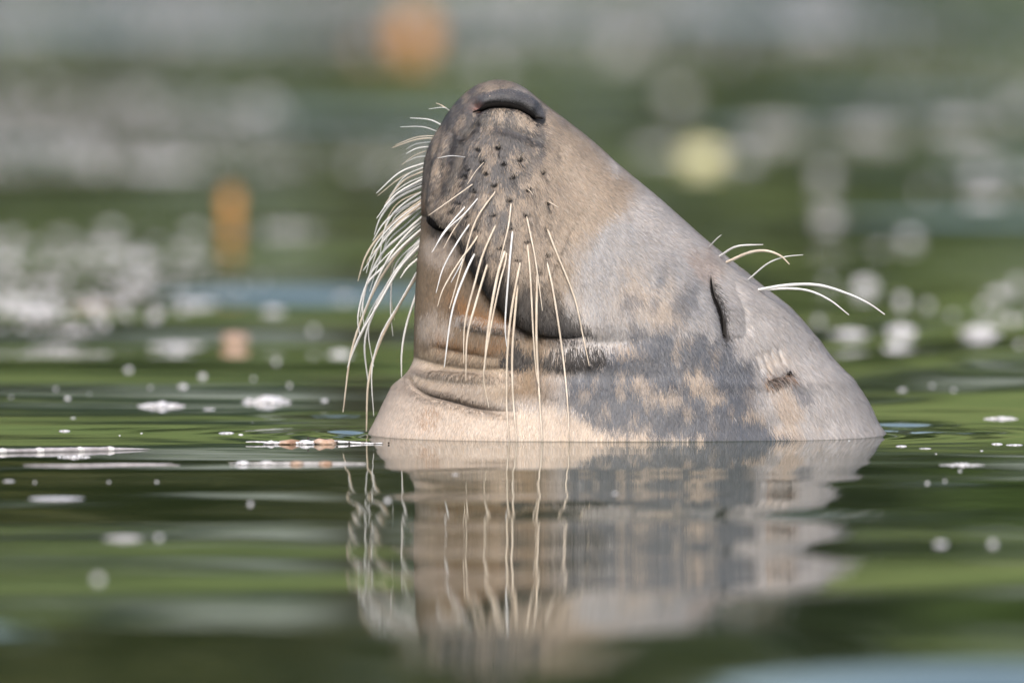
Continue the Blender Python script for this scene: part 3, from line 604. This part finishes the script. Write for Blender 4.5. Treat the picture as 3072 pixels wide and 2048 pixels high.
# ------------------------------------------------------------------ floating things
def wz(x, y): return float(water_h(np.array([x]), np.array([y]))[0])
def ico(sub=2):
    import bmesh
    bm = bmesh.new(); bmesh.ops.create_icosphere(bm, subdivisions=sub, radius=1)
    V = np.array([v.co[:] for v in bm.verts]); Fc = np.array([[v.index for v in f.verts] for f in bm.faces]); bm.free(); return V, Fc
IV, IF = ico(2)
def raft(name, X, Y, wpx, hpx, mat, label, cat='foam', group=None, single=False, seed=None):
    """a floating clump of bubbles; wpx/hpx = its size in the picture before blur"""
    x, y = on_water(X, Y); dist = math.hypot(y-CAMY, CAMZ); m = dist/F; W = wpx*m; Ht = hpx*m*.5
    r = np.random.default_rng(int(X*7+Y*13)); Vs = []; Fs = []; o_ = 0
    if single: items = [(0, 0, W/2, Ht)]
    else:
        n = int(np.clip(W/max(Ht, .002)*22, 40, 120)); items = []
        for k in range(n):
            a = r.uniform(-1, 1); a = a if r.uniform() < .6 else a**3; rr = Ht*r.uniform(.12, .75)**1.2*(1-.75*abs(a)**1.3)+.0002; items.append((a*W/2, r.uniform(-1, 1)*W*.35*(1-a*a)**.5, rr*r.uniform(.8, 1.4), rr))
    for px, py, rad, rh in items:
        jit = 1+.12*r.normal(0, 1, (len(IV), 1)) if not single else 1
        V = IV*jit*np.array([rad, rad, rh])+np.array([px, py, rh*.15]); Vs.append(V); Fs.append(IF+o_); o_ += len(V)
    o = mesh_np(name, np.concatenate(Vs), np.concatenate(Fs), M[mat]); o.location = (x, y, wz(x, y)); 
    return tag(o, label, cat, group)
K = 3072/2352
# blur-diameter (photo px) at a height Y is about .18*|Y-1302|
def clump(x, y, w, h, mat, label, name='foam_clump', cat='foam', group=None, single=False):
    X, Y = x*K, y*K; bl = .18*abs(Y-1302); w = max(w*K-bl*.62, w*K*.42); h = max(h*K-bl*.62, h*K*.42)
    return raft(name, X, Y, w, h, mat, label, cat, group, single)
CL = [
 (100, 330, 130, 70, 'foam_grey', 'dingy foam clump at the far left edge, blurred behind the whiskers'),
 (205, 345, 160, 62, 'foam', 'bright blurred foam raft left of the wide oblong raft'),
 (378, 385, 235, 74, 'foam', 'wide oblong white foam raft above left of the small orange leaf'),
 (255, 530, 92, 55, 'foam', 'round foam clump left of the small orange leaf, farther from it'),
 (445, 535, 92, 60, 'foam', 'round foam clump touching the left side of the small orange leaf'),
 (665, 530, 190, 40, 'foam_grey', 'dull grey foam streak right of the small orange leaf'),
 (320, 600, 130, 85, 'foam', 'bumpy bright foam clump below left of the small orange leaf'),
 (22, 600, 72, 70, 'foam', 'white foam clump cut by the left edge of the view'),
 (290, 668, 80, 42, 'foam_grey', 'loose foam tail under the bumpy bright clump'),
 (75, 715, 170, 50, 'foam', 'pinkish white foam patch low at the far left edge'),
 (215, 708, 130, 42, 'foam_tan', 'tan scum patch right of the pinkish foam at left'),
 (455, 700, 120, 42, 'foam_grey', 'grey green foam smear below the small orange leaf'),
 (625, 716, 82, 46, 'foam', 'rounded white foam clump left of the blurred whisker tips'),
 (790, 690, 64, 50, 'foam', 'white foam clump directly behind the long left whiskers'),
 (160, 762, 200, 26, 'foam_grey', 'long thin grey foam streak at left, the upper of two'),
 (132, 800, 145, 26, 'foam_grey', 'shorter grey foam streak at left, the lower of two'),
 (405, 795, 150, 40, 'foam', 'white foam patch joined to a brownish leaf scrap'),
 (780, 815, 72, 42, 'foam', 'pale foam clump just left of the whisker bend'),
 (370, 933, 112, 32, 'foam', 'sharp diamond shaped foam cluster on dark water at left'),
 (612, 924, 120, 46, 'foam', 'sharp bubble cluster with brown specks left of the whisker tips'),
 (1440, 110, 150, 130, 'foam_grey', 'large soft grey foam disc above right of the nose'),
 (1130, 165, 105, 95, 'foam_grey', 'soft grey foam disc just above the nose tip'),
 (1560, 225, 130, 110, 'foam_grey', 'soft grey foam disc right of the nose'),
 (320, 230, 115, 90, 'foam_grey', 'dim brownish grey foam disc upper left'),
 (600, 250, 110, 120, 'foam_grey', 'tall grey foam disc below left of the large orange leaf'),
 (1710, 365, 130, 80, 'foam', 'white foam clump on the right side of the yellow leaf'),
 (1510, 350, 160, 80, 'foam_grey', 'grey foam clump on the left side of the yellow leaf'),
 (1780, 300, 240, 70, 'foam_grey', 'long grey foam raft above right of the yellow leaf'),
 (1990, 305, 260, 80, 'foam_grey', 'long grey foam raft in the middle of the right hand band'),
 (2200, 295, 230, 90, 'foam_grey', 'long pinkish grey foam raft towards the right edge'),
 (2330, 260, 100, 90, 'foam_grey', 'foam raft cut by the right edge of the view'),
 (1895, 402, 108, 85, 'foam_grey', 'round grey foam disc, upper of two stacked discs at right'),
 (1902, 497, 112, 80, 'foam_grey', 'round grey foam disc, lower of two stacked discs at right'),
 (2255, 380, 160, 60, 'foam_grey', 'oval grey foam patch near the right edge, the upper one'),
 (2260, 460, 150, 80, 'foam_grey', 'oval grey foam patch near the right edge, the lower one'),
 (2022, 575, 90, 58, 'foam', 'left half of the paired white foam clumps at right'),
 (2090, 548, 90, 70, 'foam', 'right half of the paired white foam clumps at right'),
 (1985, 660, 84, 85, 'foam', 'foam clump touched by the tip of the longest brow whisker'),
 (1950, 768, 112, 50, 'foam', 'bright diamond shaped foam clump right of the forehead'),
 (2068, 762, 96, 62, 'foam', 'bright lumpy foam clump in the middle of three bright ones'),
 (2052, 797, 70, 28, 'foam', 'small low foam clump under the middle bright clump'),
 (2252, 762, 118, 60, 'foam', 'bright diamond foam clump near the right edge'),
 (2295, 680, 85, 80, 'foam', 'round blurred foam clump above the right hand diamond clump'),
 (2340, 790, 34, 30, 'foam', 'small foam clump cut by the right edge'),
 (1200, 25, 300, 50, 'foam_grey', 'pale foam haze along the top edge over the nose'),
 (380, 45, 180, 70, 'foam_tan', 'large cream foam patch at the top left edge'),
 (60, 65, 220, 70, 'foam_grey', 'grey foam patch in the top left corner'),
 (1880, 60, 220, 90, 'foam_grey', 'large grey foam patch at the top edge, right of the nose'),
 (2300, 962, 82, 16, 'foam', 'thin sharp foam strip near the right edge behind the seal'),
 (2210, 1068, 110, 16, 'foam', 'pair of thin foam strips on dark water right of the seal'),
 (285, 1237, 115, 36, 'foam_grey', 'blurred foam patch on the green reflection in the left foreground'),
]
for x, y, w_, h_, mt, lb in CL: clump(x, y, w_, h_, mt, lb)
SB = [ # small single bubbles: x, y, w, h, group index
 (720, 760, 34, 34, 0), (635, 830, 26, 28, 0), (295, 850, 34, 26, 0), (465, 865, 32, 26, 0), (420, 888, 34, 22, 0), (665, 885, 18, 20, 0), (745, 920, 26, 14, 0), (155, 915, 22, 16, 0), (128, 893, 18, 14, 0), (582, 870, 18, 16, 0), (345, 890, 16, 14, 0),
 (480, 940, 36, 9, 1), (168, 960, 16, 7, 1), (148, 990, 28, 6, 1), (520, 995, 38, 6, 1), (553, 998, 12, 4, 1), (25, 912, 14, 10, 1), (205, 905, 10, 8, 1), (580, 970, 6, 3, 1), (275, 1000, 5, 3, 1), (325, 995, 6, 3, 1),
 (575, 1158, 26, 24, 2), (360, 1107, 16, 14, 2), (250, 1107, 14, 12, 2), (80, 1108, 14, 12, 2), (225, 1330, 52, 40, 2), (20, 1105, 40, 10, 2), (130, 1145, 150, 12, 2), (540, 1070, 12, 6, 2), (365, 1235, 40, 24, 2), (890, 1150, 30, 26, 2),
 (1880, 740, 42, 40, 3), (2130, 702, 44, 40, 3), (2070, 692, 60, 60, 3), (2335, 655, 50, 60, 3), (2072, 896, 32, 13, 3), (2140, 886, 22, 12, 3), (2190, 896, 22, 12, 3), (2330, 1022, 44, 7, 3), (2290, 1020, 30, 8, 3), (1900, 650, 40, 30, 3), (2070, 1025, 30, 8, 3), (2125, 1030, 34, 6, 3), (2255, 1035, 12, 6, 3), (2150, 1042, 10, 5, 3),
 (2205, 1082, 18, 10, 4), (2130, 1110, 22, 16, 4), (2170, 1105, 16, 12, 4), (1045, 1090, 28, 7, 4), (1412, 1133, 26, 10, 4), (1897, 1057, 9, 5, 4), (2160, 1250, 60, 26, 4), (2280, 1250, 44, 34, 4), (1950, 1012, 6, 4, 4)]
SBL = ['small round bubble on dark water left of the whiskers', 'tiny flat bubble on water behind the reed stem', 'small blurred bubble on the water at lower left',
       'small bubble on the water right of the seal', 'small bubble on the water in front of the seal']
ORD = ['', 'second ', 'third ', 'fourth ', 'fifth ', 'sixth ', 'seventh ', 'eighth ', 'ninth ', 'tenth ', 'eleventh ', 'twelfth ', 'thirteenth ', 'fourteenth ', 'fifteenth ']
def blab(x, y_, g):
    k = sorted((q[0], q[1]) for q in SB if q[4] == g).index((x, y_)); return SBL[g]+', '+(ORD[k]+'from the left' if k else 'the leftmost one')
for x, y, w_, h_, g in SB: clump(x, y, w_, h_, 'foam', blab(x, y, g), 'bubble', 'bubble', SBL[g].replace('bubble', 'bubbles'), True)

# leaves: curled blades with a stalk, standing partly out of the water
def leaf(X, Y, Wm, Hm, mat, label, name='autumn_leaf', rot=0, lean=.35, curl=.4):
    x, y = on_water(X, Y); e = empty(name, (x, y, wz(x, y))); e.rotation_euler.z = rot
    nu, nv = 15, 19; u = np.linspace(-1, 1, nu)[None, :]; v = np.linspace(0, 1, nv)[:, None]
    wd = np.sin(np.pi*np.clip(v, .02, .98))**.7*(1+.12*np.sin(v*34)); px = u*wd*Wm/2; s = v*Hm
    zz = -0.12*Hm+s*math.cos(lean)+.0*u; dy = s*math.sin(lean)-curl*Wm*.5*(u*wd)**2+.03*Wm*np.sin(v*9+u*3)
    V = np.stack([px+0*v, dy, zz+.06*Hm*np.abs(u)*wd], -1).reshape(-1, 3); th = np.array([0, Wm*.012, 0])
    Fc = grid_faces(nv, nu); n = len(V); V2 = np.vstack([V, V+th]); 
    o = mesh_np('leaf_blade', V2, np.vstack([Fc, (Fc+n)[:, ::-1]]), M[mat], e)
    vein = np.stack([0*v[:, 0], (s*math.sin(lean))[:, 0]-Wm*.01, zz[:, nu//2] if zz.shape[1] > 1 else zz[:, 0]], -1)
    tube('midrib', vein, np.linspace(Wm*.02, Wm*.006, nv), M['stem'], e, 5)
    tube('stalk', [(0, -.01*Wm, -.12*Hm), (Wm*.2, -.3*Wm, -.02*Hm), (Wm*.5, -.5*Wm, .03*Hm)], [Wm*.02]*3, M['stem'], e, 5)
    return tag(e, label, 'leaf')
leaf(1240, 160, .068, .095, 'leaf_orange', 'large blurred orange leaf far behind, above the left of the nose', lean=.2)
leaf(692, 650, .018, .040, 'leaf_orange', 'small blurred orange leaf standing up in the water left of the whiskers', lean=.15)
leaf(2105, 490, .060, .032, 'leaf_yellow', 'pale yellow leaf among grey foam, right of the muzzle', lean=.3)
leaf(705, 1020, .026, .012, 'leaf_pink', 'brownish leaf scrap beside a white foam patch, left of the seal', lean=.9)
leaf(1100, 175, .03, .035, 'leaf_pink', 'dim reddish leaf beside the large blurred orange leaf', lean=.4)

# reed stem floating at left
x0, y0 = on_water(-160, 1362); x1, y1 = on_water(395, 1350); e = empty('floating_reed', ((x0+x1)/2, (y0+y1)/2, wz(-.3, y0)))
cx0, cy0 = (x0+x1)/2, (y0+y1)/2
def rp(t): return np.array([x0+(x1-x0)*t-cx0, y0+(y1-y0)*t-cy0, .0012])
for a, b, r0, r1 in ((0, .50, .0017, .0019), (.505, .87, .0024, .0023), (.875, .94, .0018, .0015)):
    t = np.linspace(a, b, 10); tube('stem_segment', [rp(q) for q in t], np.linspace(r0, r1, 10)*(1+.08*np.sin(t*60)), M['stem'], e, 10)
t = np.linspace(.94, 1.10, 8); tube('stem_tip', [rp(q) for q in t], np.linspace(.0014, .0002, 8), M['stem'], e, 8)
for tq in (.30, .50, .72, .88): 
    p = rp(tq); tube('node_ring', [p-np.array([.004, 0, 0]), p, p+np.array([.004, 0, 0])], [.0019, .0029, .0019], M['foam_grey'], e, 10)
tag(e, 'pale jointed reed stem floating flat at the left edge', 'reed')
clump(170, 1050, 80, 16, 'foam', 'small diamond shaped foam clump just in front of the reed stem')
x0, y0 = on_water(70, 1398); x1, y1 = on_water(540, 1394); e2 = empty('reed_strip', ((x0+x1)/2, (y0+y1)/2, wz((x0+x1)/2, y0)))
t = np.linspace(-.5, .5, 14); tube('strip_blade', np.c_[t*(x1-x0), t*0+.004*np.sin(t*9), t*0+.0004], .0009*np.cos(t*3)+.0002, M['stem'], e2, 8)
tube('strip_shoot', np.c_[t[7:]*(x1-x0)*.9, t[7:]*.04, t[7:]*0+.0006], np.linspace(.0011, .0002, 7), M['stem'], e2, 6)
tag(e2, 'thin pale reed strip floating in front of the jointed reed stem', 'reed')

# floating debris beside the neck: two orange scraps on a white stalk
xd, yd_ = on_water(915, 1332); e = empty('floating_debris', (xd, yd_, wz(xd, yd_))); m = 12/F
tube('stalk', [((X-915)*m, .002*math.sin(X/50), .0012+.0006*math.sin(X/37)) for X in range(740, 1150, 15)], [.0004+.0011*math.sin(max(.02, min(3.1, (X-735)/420*3.14))) for X in range(740, 1150, 15)], M['foam'], e, 6)
for X, wd, ht, mt in ((868, 68, 16, 'leaf_pink'), (975, 64, 18, 'leaf_pink'), (815, 44, 10, 'foam_grey'), (920, 40, 14, 'foam')):
    V = IV*np.array([wd*m/2, .007, ht*m*.75])*(1+.22*np.random.default_rng(X).normal(0, 1, (len(IV), 1)))+np.array([(X-915)*m, 0, .0008])
    mesh_np('leaf_scrap' if mt == 'leaf_pink' else 'foam_bit', V, IF, M[mt], e)
for X, Z in ((1046, .0015), (1010, .002), (1163, .0012), (925, .005)):
    mesh_np('seed', IV*.0009+np.array([(X-915)*m, -.004, Z]), IF, M['seed'], e)
tag(e, 'orange and white leaf debris on a pale stalk, floating against the seal at left', 'debris')
x2, y2 = on_water(860, 1393); e = empty('floating_straw', (x2, y2, wz(x2, y2))); m = 11.7/F
tube('straw', [((X-860)*m, .003*math.sin(X/70), .0008) for X in range(690, 1110, 14)], [.0003+.0009*math.sin(max(.02, min(3.1, (X-685)/430*3.14))) for X in range(690, 1110, 14)], M['foam_grey'], e, 6)
for X, mt in ((730, 'foam'), (800, 'foam_grey'), (890, 'leaf_pink'), (975, 'leaf_pink')): mesh_np('scrap', IV*np.array([.006, .005, .0022])+np.array([(X-860)*m, 0, .0006]), IF, M[mt], e)
tag(e, 'thin pale straw with small scraps, just in front of the orange debris', 'debris')

# loose foam specks drifting in drifts on the far water (past counting)
n = 24000; sx = rng.uniform(-1, 1, n); sy = 2.2+rng.uniform(0, 1, n)**1.0*24; sx = sx*(.55+(sy+12)*.045)
keep = rng.uniform(0, 1, n) < np.maximum(smooth(.50, .72, fbm(sx*1.3+5, sy*.42, 77, 3)), smooth(14.5, 18.5, sy)*smooth(.30, .62, fbm(sx*1.1, sy*.5, 88, 3))); sx = sx[keep]; sy = sy[keep]; n = len(sx)
OV = np.array([(1, 0, 0), (0, 1, 0), (-1, 0, 0), (0, -1, 0), (0, 0, 1), (0, 0, -1)], float); OF = np.array([(0, 1, 4), (1, 2, 4), (2, 3, 4), (3, 0, 4), (1, 0, 5), (2, 1, 5), (3, 2, 5), (0, 3, 5)])
rs = rng.uniform(.0016, .0045, n)*(1+sy/30); V = np.stack([sx, sy, water_h(sx, sy)], -1)[:, None]+OV[None]*rs[:, None, None]*np.array([1.6, 1, .8])
tag(mesh_np('foam_specks', V.reshape(-1, 3), (OF[None]+6*np.arange(n)[:, None, None]).reshape(-1, 3), M['foam_grey']), 'loose grey foam specks drifting on the far water', 'foam', kind='stuff')
